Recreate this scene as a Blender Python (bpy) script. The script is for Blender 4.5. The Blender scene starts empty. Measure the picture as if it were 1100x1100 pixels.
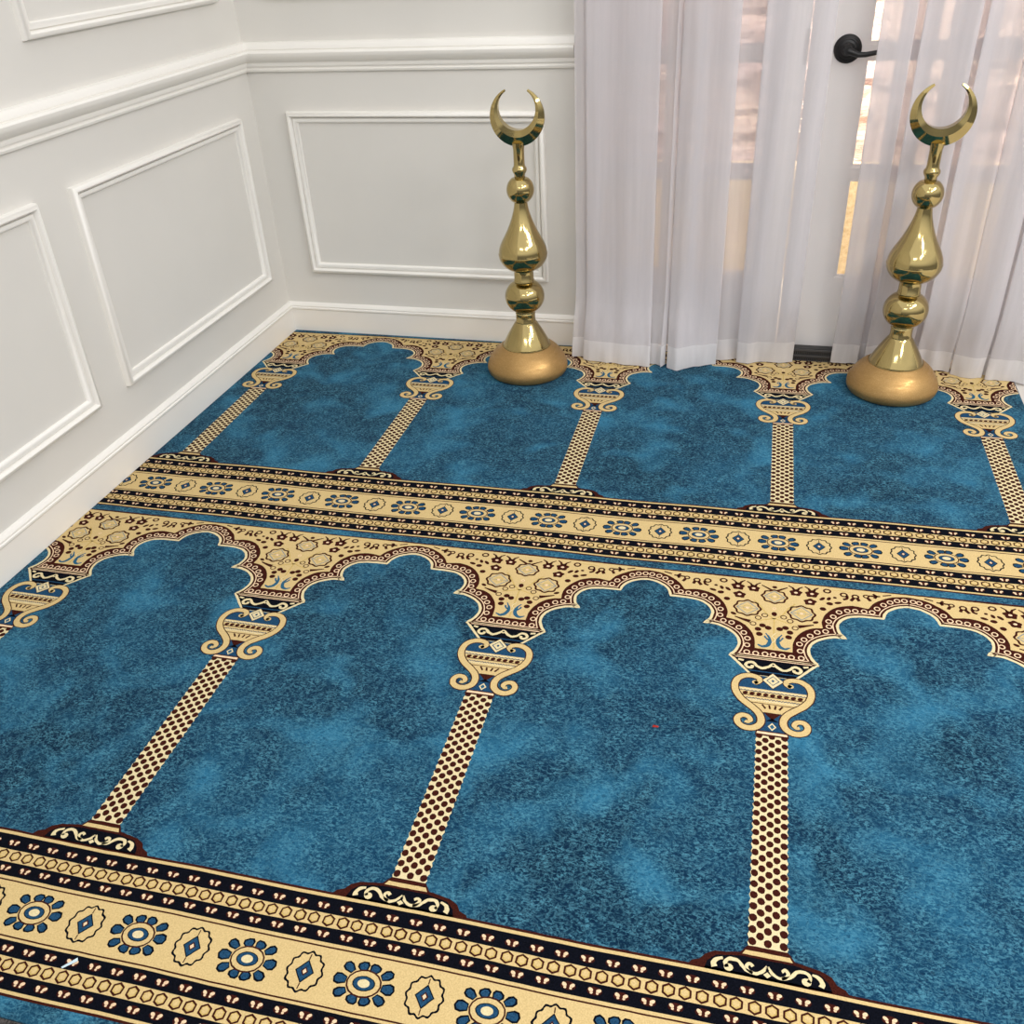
import bpy, bmesh, math, random
from mathutils import Matrix, Vector, noise
random.seed(7)
S = bpy.context.scene
COL = S.collection

# ------------------------------------------------------------------ camera
cd = bpy.data.cameras.new('camera'); cam = bpy.data.objects.new('camera', cd); COL.objects.link(cam)
cd.sensor_width = 36; cd.sensor_height = 36; cd.lens = 36 * 1000.39 / 1100; cd.clip_start = 0.02
RIGHT = Vector((0.966218, 0.25315, -0.04835)); DOWN = Vector((0.099818, -0.540535, -0.835379)); FWD = Vector((-0.237612, 0.802332, -0.547544))
m3 = Matrix((RIGHT, -DOWN, -FWD)).transposed()
cam.matrix_world = Matrix.Translation((1.73192, -3.04816, 1.33124)) @ m3.to_4x4()
S.camera = cam

# ------------------------------------------------------------------ world, exposure, large lights
S.view_settings.view_transform = 'Standard'; S.view_settings.look = 'None'
S.view_settings.gamma = 1; S.view_settings.use_curve_mapping = False
S.view_settings.exposure = 0.25
S.cycles.transparent_max_bounces = 24
S.cycles.max_bounces = 10
W = bpy.data.worlds.new('shop_interior'); S.world = W; W.use_nodes = True
wn = W.node_tree; wn.nodes.clear()
wo = wn.nodes.new('ShaderNodeOutputWorld'); wb = wn.nodes.new('ShaderNodeBackground')
tc = wn.nodes.new('ShaderNodeTexCoord'); sx = wn.nodes.new('ShaderNodeSeparateXYZ'); wr = wn.nodes.new('ShaderNodeValToRGB')
wn.links.new(tc.outputs['Generated'], sx.inputs[0]); wn.links.new(sx.outputs['Z'], wr.inputs[0])
wr.color_ramp.elements[0].position = 0.04; wr.color_ramp.elements[0].color = (0.24, 0.24, 0.245, 1)
wr.color_ramp.elements[1].position = 0.36; wr.color_ramp.elements[1].color = (1.0, 1.0, 1.0, 1)
wn.links.new(wr.outputs[0], wb.inputs[0]); wb.inputs[1].default_value = 1.0
wn.links.new(wb.outputs[0], wo.inputs[0])

def area(name, loc, aim, size, power, color=(1, .975, .95), sy=None):
    l = bpy.data.lights.new(name, 'AREA'); l.energy = power; l.color = color
    l.shape = 'RECTANGLE' if sy else 'DISK'; l.size = size
    if sy: l.size_y = sy
    o = bpy.data.objects.new(name, l); COL.objects.link(o); o.location = loc
    o.rotation_euler = (Vector(aim) - Vector(loc)).to_track_quat('-Z', 'Y').to_euler()
    return o
area('overhead_light', (1.5, -4.2, 2.75), (1.5, -3.6, 0), 1.2, 10, sy=0.3)
area('overhead_light', (3.9, -1.7, 2.6), (2.4, -1.2, 0.4), 1.2, 32, sy=0.4)  # added far to the right to brighten the left wall
area('overhead_light', (3.4, -3.4, 2.75), (2.6, -3.0, 0), 1.2, 24, sy=0.4)
area('track_spotlight', (2.2, -1.9, 2.7), (1.2, -.3, 0.6), 0.12, 1.3)
area('track_spotlight', (2.9, -2.0, 2.7), (2.0, -.3, 0.6), 0.12, 1.3)
area('track_spotlight', (3.5, -1.7, 2.7), (2.3, -.3, 0.6), 0.12, 1.3)

# ------------------------------------------------------------------ materials
def srgb(r, g, b):
    f = lambda c: (c / 12.92 if c <= .04045 else ((c + .055) / 1.055) ** 2.4)
    return (f(r / 255), f(g / 255), f(b / 255), 1)
def newmat(name):
    m = bpy.data.materials.new(name); m.use_nodes = True
    nt = m.node_tree; nt.nodes.clear()
    out = nt.nodes.new('ShaderNodeOutputMaterial'); b = nt.nodes.new('ShaderNodeBsdfPrincipled')
    nt.links.new(b.outputs[0], out.inputs[0]); return m, nt, b, out
def nd(nt, t, **kw):
    n = nt.nodes.new(t)
    for k, v in kw.items(): setattr(n, k, v)
    return n
def objco(nt, scale=(1, 1, 1)):
    t = nd(nt, 'ShaderNodeTexCoord'); mp = nd(nt, 'ShaderNodeMapping'); mp.inputs['Scale'].default_value = scale
    nt.links.new(t.outputs['Object'], mp.inputs[0]); return mp.outputs[0]
def noi(nt, vec, scale, detail=3, rough=.55, dist=0):
    n = nd(nt, 'ShaderNodeTexNoise'); n.inputs['Scale'].default_value = scale; n.inputs['Detail'].default_value = detail
    n.inputs['Roughness'].default_value = rough; n.inputs['Distortion'].default_value = dist
    nt.links.new(vec, n.inputs['Vector']); return n.outputs['Fac']
def ramp(nt, fac, stops):
    r = nd(nt, 'ShaderNodeValToRGB'); e = r.color_ramp.elements
    while len(e) < len(stops): e.new(.5)
    for q, (p, c) in zip(e, stops): q.position = p; q.color = c
    nt.links.new(fac, r.inputs[0]); return r.outputs[0]
def mix(nt, fac, a, b, mode='MIX'):
    n = nd(nt, 'ShaderNodeMix', data_type='RGBA', blend_type=mode)
    for s, v in ((0, fac), (6, a), (7, b)):
        if hasattr(v, 'links') or hasattr(v, 'is_output'): nt.links.new(v, n.inputs[s])
        else: n.inputs[s].default_value = v
    return n.outputs[2]
def bump(nt, b, h, strength, dist):
    n = nd(nt, 'ShaderNodeBump'); n.inputs['Strength'].default_value = strength; n.inputs['Distance'].default_value = dist
    nt.links.new(h, n.inputs['Height']); nt.links.new(n.outputs[0], b.inputs['Normal'])

def painted(name, col, rough=.5, spec=.5, var=.03):
    m, nt, b, o = newmat(name); v = objco(nt)
    n = noi(nt, v, 3.0, 3)
    c2 = tuple(c * (1 - var) for c in col[:3]) + (1,)
    nt.links.new(ramp(nt, n, [(.35, c2), (.65, col)]), b.inputs['Base Color'])
    b.inputs['Roughness'].default_value = rough; b.inputs['Specular IOR Level'].default_value = spec
    bump(nt, b, noi(nt, v, 220, 2), .06, .002); return m
M = {}
M['wall'] = painted('wall_paint', srgb(228, 225, 219), .65, .3)
M['trim'] = painted('trim_gloss_paint', srgb(246, 243, 237), .35, .5)
M['door'] = painted('door_paint', srgb(246, 242, 240), .4, .5)
M['floor'] = painted('pale_floor', srgb(214, 208, 200), .35, .5)
M['black_metal'] = painted('black_metal', srgb(26, 25, 26), .4, .5)
M['vent_metal'] = painted('vent_metal', srgb(74, 73, 74), .5, .4)

def brass(name, col, rough, metal=1.0, scratch=.05):
    m, nt, b, o = newmat(name); v = objco(nt)
    n = noi(nt, v, 9, 4)
    nt.links.new(ramp(nt, n, [(.3, tuple(c * .82 for c in col[:3]) + (1,)), (.7, col)]), b.inputs['Base Color'])
    b.inputs['Metallic'].default_value = metal
    rr = ramp(nt, noi(nt, objco(nt, (1, 1, 6)), 30, 4), [(.3, (rough * .7,) * 3 + (1,)), (.75, (rough * 1.5,) * 3 + (1,))])
    nt.links.new(rr, b.inputs['Roughness'])
    bump(nt, b, noi(nt, v, 40, 3), scratch, .002); return m
M['brass'] = brass('polished_brass', srgb(186, 166, 112), .09)
def speckle(m):
    nt = m.node_tree; b = next(n for n in nt.nodes if n.type == 'BSDF_PRINCIPLED'); l = b.inputs['Base Color'].links[0].from_socket
    c = mix(nt, ramp(nt, noi(nt, objco(nt), 320, 2), [(.50, (0, 0, 0, 1)), (.70, (.32, .32, .32, 1))]), l, srgb(214, 180, 126))
    nt.links.new(c, b.inputs['Base Color']); return m
M['gold_paint'] = brass('gold_painted_wood', srgb(184, 146, 90), .42, .7, .25)
speckle(M['gold_paint'])

# carpet yarns
def yarn(name, dark, light, fine=420, extra=None):
    m, nt, b, o = newmat(name); v = objco(nt)
    n = noi(nt, v, fine, 2, .6)
    c = ramp(nt, n, [(.32, dark), (.68, light)])
    nt.links.new(c, b.inputs['Base Color'])
    b.inputs['Roughness'].default_value = 1; b.inputs['Specular IOR Level'].default_value = .05
    bump(nt, b, n, .35, .002); return m
def blue_yarn():
    m, nt, b, o = newmat('blue_abrash_pile'); v = objco(nt)
    big = noi(nt, v, 3.0, 4, .5, .2)
    spots = noi(nt, v, 6.5, 2, .5, .4)
    mott = noi(nt, v, 26, 6, .78, .5)
    vein = noi(nt, v, 48, 3, .6, 1.0)
    fib = noi(nt, objco(nt, (1.0, 1.7, 1)), 140, 3, .72, .8)
    def mul(a, c):
        n = nd(nt, 'ShaderNodeMath', operation='MULTIPLY'); nt.links.new(a, n.inputs[0])
        if isinstance(c, float): n.inputs[1].default_value = c
        else: nt.links.new(c, n.inputs[1])
        return n.outputs[0]
    g = lambda x: (x, x, x, 1)
    base = ramp(nt, big, [(.34, srgb(8, 36, 59)), (.50, srgb(13, 46, 72)), (.62, srgb(19, 61, 89)), (.76, srgb(30, 82, 112))])
    base = mix(nt, ramp(nt, spots, [(.49, g(0)), (.72, g(.8))]), base, srgb(46, 112, 146))
    patch = ramp(nt, mott, [(.38, g(.12)), (.60, g(1))])
    thread = ramp(nt, fib, [(.49, g(0)), (.58, g(1))])
    base = mix(nt, mul(mul(thread, patch), .72), base, srgb(78, 138, 160))
    base = mix(nt, mul(ramp(nt, vein, [(.46, g(0)), (.50, g(1)), (.54, g(0))]), .30), base, srgb(92, 150, 170))
    base = mix(nt, ramp(nt, fib, [(.34, g(.6)), (.45, g(0))]), base, srgb(10, 34, 58))
    nt.links.new(base, b.inputs['Base Color'])
    b.inputs['Roughness'].default_value = 1; b.inputs['Specular IOR Level'].default_value = .05
    b.inputs['Sheen Weight'].default_value = .06; b.inputs['Sheen Roughness'].default_value = .5
    b.inputs['Sheen Tint'].default_value = (.6, .85, 1, 1)
    bump(nt, b, fib, .5, .003); return m
YARN = [('blue', blue_yarn()),
        ('cream', yarn('cream_yarn', srgb(193, 167, 115), srgb(214, 189, 136))),
        ('pale', yarn('pale_cream_yarn', srgb(206, 190, 146), srgb(224, 209, 168))),
        ('pink', yarn('rose_cream_yarn', srgb(216, 184, 148), srgb(236, 208, 174))),
        ('brown', yarn('brown_yarn', srgb(44, 16, 13), srgb(70, 30, 22))),
        ('black', yarn('black_navy_yarn', srgb(5, 7, 13), srgb(15, 17, 27))),
        ('navy', yarn('deep_blue_yarn', srgb(22, 54, 82), srgb(40, 80, 112))),
        ('sky', yarn('light_blue_yarn', srgb(34, 80, 108), srgb(54, 102, 128))),
        ('olive', yarn('olive_yarn', srgb(180, 152, 88), srgb(206, 178, 112))),
        ('grey', yarn('grey_blue_yarn', srgb(112, 124, 130), srgb(142, 150, 150)))]
YI = {n: i for i, (n, _) in enumerate(YARN)}

def fabric_sheer(name, col, opac):
    m = bpy.data.materials.new(name); m.use_nodes = True; nt = m.node_tree; nt.nodes.clear()
    out = nd(nt, 'ShaderNodeOutputMaterial'); tr = nd(nt, 'ShaderNodeBsdfTransparent')
    df = nd(nt, 'ShaderNodeBsdfDiffuse'); tl = nd(nt, 'ShaderNodeBsdfTranslucent'); gl = nd(nt, 'ShaderNodeBsdfSheen')
    v = objco(nt, (1, 1, .05)); n = noi(nt, v, 60, 3)
    c = ramp(nt, n, [(.3, tuple(x * .93 for x in col[:3]) + (1,)), (.7, col)])
    for s in (df, tl): nt.links.new(c, s.inputs['Color'])
    gl.inputs['Color'].default_value = (1, 1, 1, 1); gl.inputs['Roughness'].default_value = .35
    a = nd(nt, 'ShaderNodeMixShader'); a.inputs[0].default_value = .30
    nt.links.new(df.outputs[0], a.inputs[1]); nt.links.new(tl.outputs[0], a.inputs[2])
    s2 = nd(nt, 'ShaderNodeMixShader'); s2.inputs[0].default_value = .12
    nt.links.new(a.outputs[0], s2.inputs[1]); nt.links.new(gl.outputs[0], s2.inputs[2])
    weave = noi(nt, objco(nt, (1, 1, 1)), 900, 1)
    f = nd(nt, 'ShaderNodeMapRange'); f.inputs['To Min'].default_value = opac - .05; f.inputs['To Max'].default_value = opac + .05
    nt.links.new(weave, f.inputs[0])
    b = nd(nt, 'ShaderNodeMixShader'); nt.links.new(f.outputs[0], b.inputs[0])
    nt.links.new(tr.outputs[0], b.inputs[1]); nt.links.new(s2.outputs[0], b.inputs[2])
    nt.links.new(b.outputs[0], out.inputs[0]); return m
M['sheer'] = fabric_sheer('sheer_voile', srgb(247, 243, 246), .68)
M['hem'] = fabric_sheer('voile_hem', srgb(253, 250, 251), .92)

def glass():
    m = bpy.data.materials.new('door_glass'); m.use_nodes = True; nt = m.node_tree; nt.nodes.clear()
    out = nd(nt, 'ShaderNodeOutputMaterial'); tr = nd(nt, 'ShaderNodeBsdfTransparent'); gl = nd(nt, 'ShaderNodeBsdfGlossy')
    tr.inputs[0].default_value = (.95, .95, .93, 1); gl.inputs['Roughness'].default_value = .05
    fr = nd(nt, 'ShaderNodeFresnel'); fr.inputs['IOR'].default_value = 1.45
    bn = nd(nt, 'ShaderNodeBump'); bn.inputs['Strength'].default_value = .25; bn.inputs['Distance'].default_value = .004
    nt.links.new(noi(nt, objco(nt, (1, 1, 3)), 14, 2), bn.inputs['Height']); nt.links.new(bn.outputs[0], gl.inputs['Normal'])
    a = nd(nt, 'ShaderNodeMixShader'); nt.links.new(fr.outputs[0], a.inputs[0])
    nt.links.new(tr.outputs[0], a.inputs[1]); nt.links.new(gl.outputs[0], a.inputs[2])
    nt.links.new(a.outputs[0], out.inputs[0]); return m
M['glass'] = glass()

def stone():
    m, nt, b, o = newmat('ledge_stone'); v = objco(nt, (1, 1, 4.5))
    n = noi(nt, v, 15, 6, .75, 2.4); n2 = noi(nt, objco(nt, (1, 1, 1)), 3.1, 2)
    c = ramp(nt, n, [(.30, srgb(96, 72, 66)), (.44, srgb(196, 168, 162)), (.56, srgb(228, 208, 204)), (.70, srgb(248, 240, 234))])
    c = mix(nt, ramp(nt, n2, [(.40, (0, 0, 0, 1)), (.62, (.6, .6, .6, 1))]), c, srgb(190, 168, 190))
    nt.links.new(c, b.inputs['Base Color']); b.inputs['Roughness'].default_value = .6
    bump(nt, b, n, .8, .02); return m
M['stone'] = stone()
M['sand'] = yarn('tan_stone', srgb(186, 166, 136), srgb(216, 202, 176), 60)

# ------------------------------------------------------------------ helpers
def link(name, verts, faces, mats, parent=None, midx=None, smooth=False):
    me = bpy.data.meshes.new(name); me.from_pydata([tuple(v) for v in verts], [], faces); me.update()
    for m in (mats if isinstance(mats, list) else [mats]): me.materials.append(m)
    if midx: me.polygons.foreach_set('material_index', midx)
    if smooth: me.polygons.foreach_set('use_smooth', [True] * len(me.polygons))
    o = bpy.data.objects.new(name, me); COL.objects.link(o)
    if parent: o.parent = parent
    return o
def tag(o, label=None, cat=None, group=None, kind=None):
    if label: o['label'] = label
    if cat: o['category'] = cat
    if group: o['group'] = group
    if kind: o['kind'] = kind
    return o
def empty(name, loc):
    o = bpy.data.objects.new(name, None); o.empty_display_size = .1; COL.objects.link(o); o.location = loc; return o
class MB:
    def __init__(s): s.v = []; s.f = []
    def add(s, vs, fs):
        k = len(s.v); s.v += [tuple(v) for v in vs]; s.f += [tuple(i + k for i in f) for f in fs]
    def box(s, a, b):
        (x0, y0, z0), (x1, y1, z1) = a, b
        s.add([(x0, y0, z0), (x1, y0, z0), (x1, y1, z0), (x0, y1, z0), (x0, y0, z1), (x1, y0, z1), (x1, y1, z1), (x0, y1, z1)],
              [(0, 3, 2, 1), (4, 5, 6, 7), (0, 1, 5, 4), (1, 2, 6, 5), (2, 3, 7, 6), (3, 0, 4, 7)])
    def lathe(s, prof, n=64, M4=None):
        vs = []
        for r, z in prof:
            for i in range(n):
                a = 2 * math.pi * i / n; p = Vector((r * math.cos(a), r * math.sin(a), z)); vs.append(M4 @ p if M4 else p)
        fs = [(j * n + i, j * n + (i + 1) % n, (j + 1) * n + (i + 1) % n, (j + 1) * n + i) for j in range(len(prof) - 1) for i in range(n)]
        fs.append(tuple(reversed(range(n)))); fs.append(tuple((len(prof) - 1) * n + i for i in range(n)))
        s.add(vs, fs)
    def build(s, name, mat, parent=None, smooth=False, kind=None, bevel=0):
        o = link(name, s.v, s.f, mat, parent, None, smooth)
        if kind: o['kind'] = kind
        if bevel:
            b = o.modifiers.new('bevel', 'BEVEL'); b.width = bevel; b.segments = 2; b.limit_method = 'ANGLE'
        return o
def autosmooth(o, ang=35):
    me = o.data; bm = bmesh.new(); bm.from_mesh(me)
    bmesh.ops.recalc_face_normals(bm, faces=bm.faces)
    for e in bm.edges:
        e.smooth = not (len(e.link_faces) == 2 and e.calc_face_angle(0) > math.radians(ang))
    for f in bm.faces: f.smooth = True
    bm.to_mesh(me); bm.free(); return o

# ------------------------------------------------------------------ the room
ROOM_X, ROOM_Y, ROOM_Z = 4.2, -4.6, 2.8
FZ = -0.010                                     # floor level; z = 0 is the top of the carpet pile
b = MB(); b.box((-.12, ROOM_Y, FZ - .06), (ROOM_X, 1.6, FZ)); tag(b.build('floor', M['floor']), 'pale grey white floor beyond the right end of the carpet', kind='structure')
b = MB(); b.box((-.12, ROOM_Y, FZ), (0, .14, ROOM_Z)); tag(b.build('wall_left', M['wall']), 'white panelled wall on the left', kind='structure')
DX0, DX1, DXM, DZ = 1.115, 2.46, 1.788, 2.04
b = MB(); b.box((0, 0, FZ), (DX0, .14, ROOM_Z)); b.box((DX1, 0, FZ), (ROOM_X, .14, ROOM_Z)); b.box((DX0, 0, DZ), (DX1, .14, ROOM_Z))
tag(b.build('wall_back', M['wall']), 'white panelled wall behind the brass finial and curtains', kind='structure')

def sweep_line(prof, fn, s0, s1):
    """profile of (height, z) swept along s between mitred ends"""
    b = MB(); n = len(prof)
    vs = [fn(s0(h), h, z) for h, z in prof] + [fn(s1(h), h, z) for h, z in prof]
    fs = [(i, i + 1, n + i + 1, n + i) for i in range(n - 1)] + [tuple(range(n)), tuple(range(2 * n - 1, n - 1, -1))]
    b.add(vs, fs); return b
left = lambda s, h, z: (h, -s, z)               # s runs away from the corner
back = lambda s, h, z: (s, -h, z)
rail = [(0, .900), (.009, .902), (.011, .908), (.007, .912), (.007, .916), (.012, .918), (.014, .925), (.013, .930), (.021, .934), (.026, .940), (.031, .946),
        (.034, .953), (.035, .960), (.031, .9655), (.0225, .9665), (.0225, .969), (.0245, .970), (.022, .980), (.015, .988), (.0, .990)]
base = [(0, FZ), (.013, FZ), (.013, .082), (.016, .086), (.016, .091), (.013, .093), (.0135, .098), (.010, .104), (.004, .108), (0, .109)]
for nm, fn, L in (('left', left, -ROOM_Y), ('back', back, DX0 - .002)):
    o = sweep_line(rail, fn, lambda h: h, lambda h: L).build('trim_1' if nm == 'left' else 'trim_2', M['trim'])
    tag(autosmooth(o), 'moulded white chair rail along the %s wall' % nm, kind='structure')
    o = sweep_line(base, fn, lambda h: h, lambda h: L).build('baseboard_' + nm, M['trim'])
    tag(autosmooth(o), 'white baseboard along the %s wall' % nm, kind='structure')

fprof = [(0, 0), (.001, .012), (.004, .018), (.012, .020), (.016, .017), (.0175, .007), (.0195, .0055), (.021, .011), (.027, .012), (.032, .009), (.036, .002), (.036, 0)]
def frame(fn, s0, s1, z0, z1):
    b = MB(); n = len(fprof); vs = []
    for d, h in fprof:
        vs += [fn(s0 + d, h, z0 + d), fn(s1 - d, h, z0 + d), fn(s1 - d, h, z1 - d), fn(s0 + d, h, z1 - d)]
    fs = [(j * 4 + i, j * 4 + (i + 1) % 4, (j + 1) * 4 + (i + 1) % 4, (j + 1) * 4 + i) for j in range(n - 1) for i in range(4)]
    b.add(vs, fs); return b
k = 3
for fn, s0, s1, z0, z1, lab in ((left, .117, .999, .228, .779, 'white rectangular moulding frame on left wall, nearest the corner below the rail'),
                           (left, 1.130, 2.01, .228, .779, 'white moulding frame on left wall, cut by the left picture edge'),
                           (left, 2.14, 3.02, .228, .779, None), (left, 3.15, 4.03, .228, .779, None),
                           (left, .117, .999, 1.114, 2.45, 'white moulding frame above the chair rail on the left wall'),
                           (left, 1.130, 2.01, 1.114, 2.45, None), (left, 2.14, 3.02, 1.114, 2.45, None),
                           (back, .122, 1.010, .228, .779, 'white rectangular moulding frame on back wall behind the brass finial'),
                           (back, .122, 1.010, 1.114, 2.45, None)):
    o = frame(fn, s0, s1, z0, z1).build('trim_%d' % k, M['trim']); k += 1
    tag(autosmooth(o, 50), lab, kind='structure')

# ------------------------------------------------------------------ french doors
def leaf(name, x0, x1, cols, label):
    root = empty(name, (x0, .02, FZ)); tag(root, label, kind='structure')
    T = Vector((x0, .02, FZ))
    def part(b, nm, mat, par=root, **kw):
        b.v = [tuple(Vector(v) - T) for v in b.v]
        return b.build(nm, mat, par, **kw)
    z = [.05, .272, .580, .612, .912, .946, 1.246, 1.280, 1.580, 1.612, 1.90, DZ - .01]
    panes = [(.272, .580), (.612, .912), (.946, 1.246), (1.280, 1.580), (1.612, 1.90)]
    b = MB(); y0, y1 = .020, .060
    b.box((x0 + .002, y0, .012), (x1 - .002, y1, .272)); b.box((x0 + .002, y0, 1.90), (x1 - .002, y1, DZ - .008))
    xs = [x0 + .002] + [q for c in cols for q in c] + [x1 - .002]
    for i in range(0, len(xs), 2): b.box((xs[i], y0, .272), (xs[i + 1], y1, 1.90))
    for c in cols:
        for i in range(4): b.box((c[0], y0 + .004, panes[i][1]), (c[1], y1 - .004, panes[i + 1][0]))
    fr = part(b, 'door_frame', M['door'])
    g = MB()                                     # glazing beads round every pane
    for c in cols:
        for p in panes:
            w = .009
            for q in (((c[0], p[0]), (c[1], p[0] + w)), ((c[0], p[1] - w), (c[1], p[1])), ((c[0], p[0] + w), (c[0] + w, p[1] - w)), ((c[1] - w, p[0] + w), (c[1], p[1] - w))):
                g.box((q[0][0], y0 + .006, q[0][1]), (q[1][0], y0 + .016, q[1][1]))
    part(g, 'glazing_bead', M['door'])
    for c in cols:
        for p in panes:
            gb = MB(); gb.box((c[0], .038, p[0]), (c[1], .042, p[1])); part(gb, 'glass_pane', M['glass'])
    return root, T, part
d1, T1, p1 = leaf('door_1', DX0 + .02, DXM, [(1.180, 1.392), (1.408, 1.694)], 'white glazed door leaf seen through the left curtains')
d2, T2, p2 = leaf('door_2', DXM, DX1 - .02, [(1.944, 2.165), (2.181, 2.395)], 'white glazed door leaf with black lever handle')
b = MB(); b.box((1.776, .017, .90), (1.786, .0205, .99)); p1(b, 'strike_plate', painted('worn_nickel', srgb(172, 166, 162), .3))
# lever handle: stepped rose, hub and lever
HX, HZ = 1.893, .937
b = MB(); RM = Matrix.Translation((HX, .02, HZ)) @ Matrix.Rotation(math.radians(90), 4, 'X')
b.lathe([(.038, 0), (.038, .003), (.035, .0065), (.031, .008), (.030, .0065), (.026, .0075), (.024, .010), (.018, .012), (.016, .016), (.012, .020), (.012, .045), (.010, .048)], 48, RM)
hd = p2(b, 'door_handle', M['black_metal']); autosmooth(hd, 30); hd['label'] = 'black round rose with lever'
path = [(HX, -.024, HZ), (HX + .012, -.026, HZ - .004), (HX + .028, -.026, HZ - .010), (HX + .048, -.025, HZ - .010), (HX + .072, -.024, HZ - .006), (HX + .095, -.022, HZ - .002)]
rad = [.009, .009, .0075, .007, .0065, .005]
def tube(path, rad, n=14, flat=1.0):
    b = MB(); vs = []; P_ = [Vector(p) for p in path]
    for i, p in enumerate(P_):
        t = (P_[min(i + 1, len(P_) - 1)] - P_[max(i - 1, 0)]).normalized()
        u = t.cross(Vector((0, 0, 1))); u = u.normalized() if u.length > 1e-4 else Vector((1, 0, 0)); w = u.cross(t)
        for k in range(n):
            a = 2 * math.pi * k / n; vs.append(p + (u * math.cos(a) * flat + w * math.sin(a)) * rad[i])
    fs = [(i * n + k, i * n + (k + 1) % n, (i + 1) * n + (k + 1) % n, (i + 1) * n + k) for i in range(len(path) - 1) for k in range(n)]
    fs += [tuple(reversed(range(n))), tuple((len(path) - 1) * n + k for k in range(n))]
    b.add(vs, fs); return b
lv = tube(path, rad); lv.v = [tuple(Vector(v) - T2) for v in lv.v]; autosmooth(lv.build('lever', M['black_metal'], hd), 50)
# jamb and casing
b = MB(); b.box((DX0, .012, FZ), (DX0 + .02, .14, DZ)); b.box((DX1 - .02, .012, FZ), (DX1, .14, DZ)); b.box((DX0 + .02, .012, DZ - .004), (DX1 - .02, .14, DZ + .01))
tag(b.build('trim_%d' % k, M['door']), 'white door jamb', kind='structure'); k += 1
# ribbed black grille at the foot of the doors
vg = empty('floor_vent', (1.90, -.004, FZ)); tag(vg, 'black ribbed vent strip at the foot of the door between the curtains', 'vent')
b = MB(); b.box((-.22, -.018, 0), (.22, .012, .052)); b.build('vent_body', M['black_metal'], vg)
b = MB()
for zz in (.008, .028, .048): b.box((-.215, -.024, zz - .003), (.215, -.018, zz + .003))
for i in range(72): xx = -.213 + .426 * i / 71; b.box((xx - .0012, -.022, .011), (xx + .0012, -.018, .045))
b.build('grille', M['vent_metal'], vg)

# what stands beyond the doors: rough stone wall over a tan plinth, lit by a warm lamp
b = MB(); nx, nz = 90, 70
for j in range(nz + 1):
    for i in range(nx + 1):
        x = .6 + 2.6 * i / nx; z = .42 + 1.9 * j / nz
        b.v.append((x, .95 - .03 * noise.noise((x * 4, 0, z * 16)) - .015 * noise.noise((x * 12, 3, z * 40)), z))
for j in range(nz):
    for i in range(nx): a = j * (nx + 1) + i; b.f.append((a, a + 1, a + nx + 2, a + nx + 1))
k0 = len(b.v); b.v += [(.6, 1.15, .42), (3.2, 1.15, .42), (3.2, 1.15, 2.32), (.6, 1.15, 2.32)]
b.f += [(k0 + 1, k0, k0 + 3, k0 + 2), (0, k0, k0 + 1, nx), (nz * (nx + 1), nz * (nx + 1) + nx, k0 + 2, k0 + 3)]
tag(b.build('wall_beyond_door', M['stone']), 'rough pinkish stone wall seen through the door glass', kind='structure')
b = MB(); b.box((.6, .80, FZ), (3.2, 1.15, .42)); tag(b.build('trim_%d' % k, M['sand']), 'tan stone plinth seen through the door glass', kind='structure'); k += 1
b = MB(); b.box((.6, 1.15, FZ), (3.2, 1.2, 2.8)); b.box((.5, .14, FZ), (.6, 1.2, 2.8)); b.box((3.2, .14, FZ), (3.3, 1.2, 2.8)); b.box((.5, .14, 2.8), (3.3, 1.2, 2.85))
tag(b.build('wall_vestibule', M['wall']), 'walls of the entry space beyond the doors', kind='structure')
area('entry_light', (2.42, .34, 1.6), (2.08, .95, .75), .16, 17, (1, .86, .64)).data.spread = math.radians(80)
area('entry_light', (1.5, .30, 2.3), (1.55, .95, .9), .3, 17, (1, .95, .95))  # added neutral light, brightens the left panes and curtains from behind

# ------------------------------------------------------------------ sheer curtains
def smooth_path(pts, it=3):
    for _ in range(it):
        q = [pts[0]]
        for a, c in zip(pts, pts[1:]):
            q += [(a[0] * .75 + c[0] * .25, a[1] * .75 + c[1] * .25), (a[0] * .25 + c[0] * .75, a[1] * .25 + c[1] * .75)]
        pts = q + [pts[-1]]
    return pts
def dens(pts, step=.012):
    q = [pts[0]]
    for a, c in zip(pts, pts[1:]):
        n = max(1, int(math.hypot(c[0] - a[0], c[1] - a[1]) / step))
        q += [(a[0] + (c[0] - a[0]) * i / n, a[1] + (c[1] - a[1]) * i / n) for i in range(1, n + 1)]
    return q
def interp(tab, x):
    if x <= tab[0][0]: return tab[0][1]
    for (a, va), (c, vc) in zip(tab, tab[1:]):
        if x <= c: return va + (vc - va) * (x - a) / (c - a)
    return tab[-1][1]
ZT = 2.25
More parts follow.
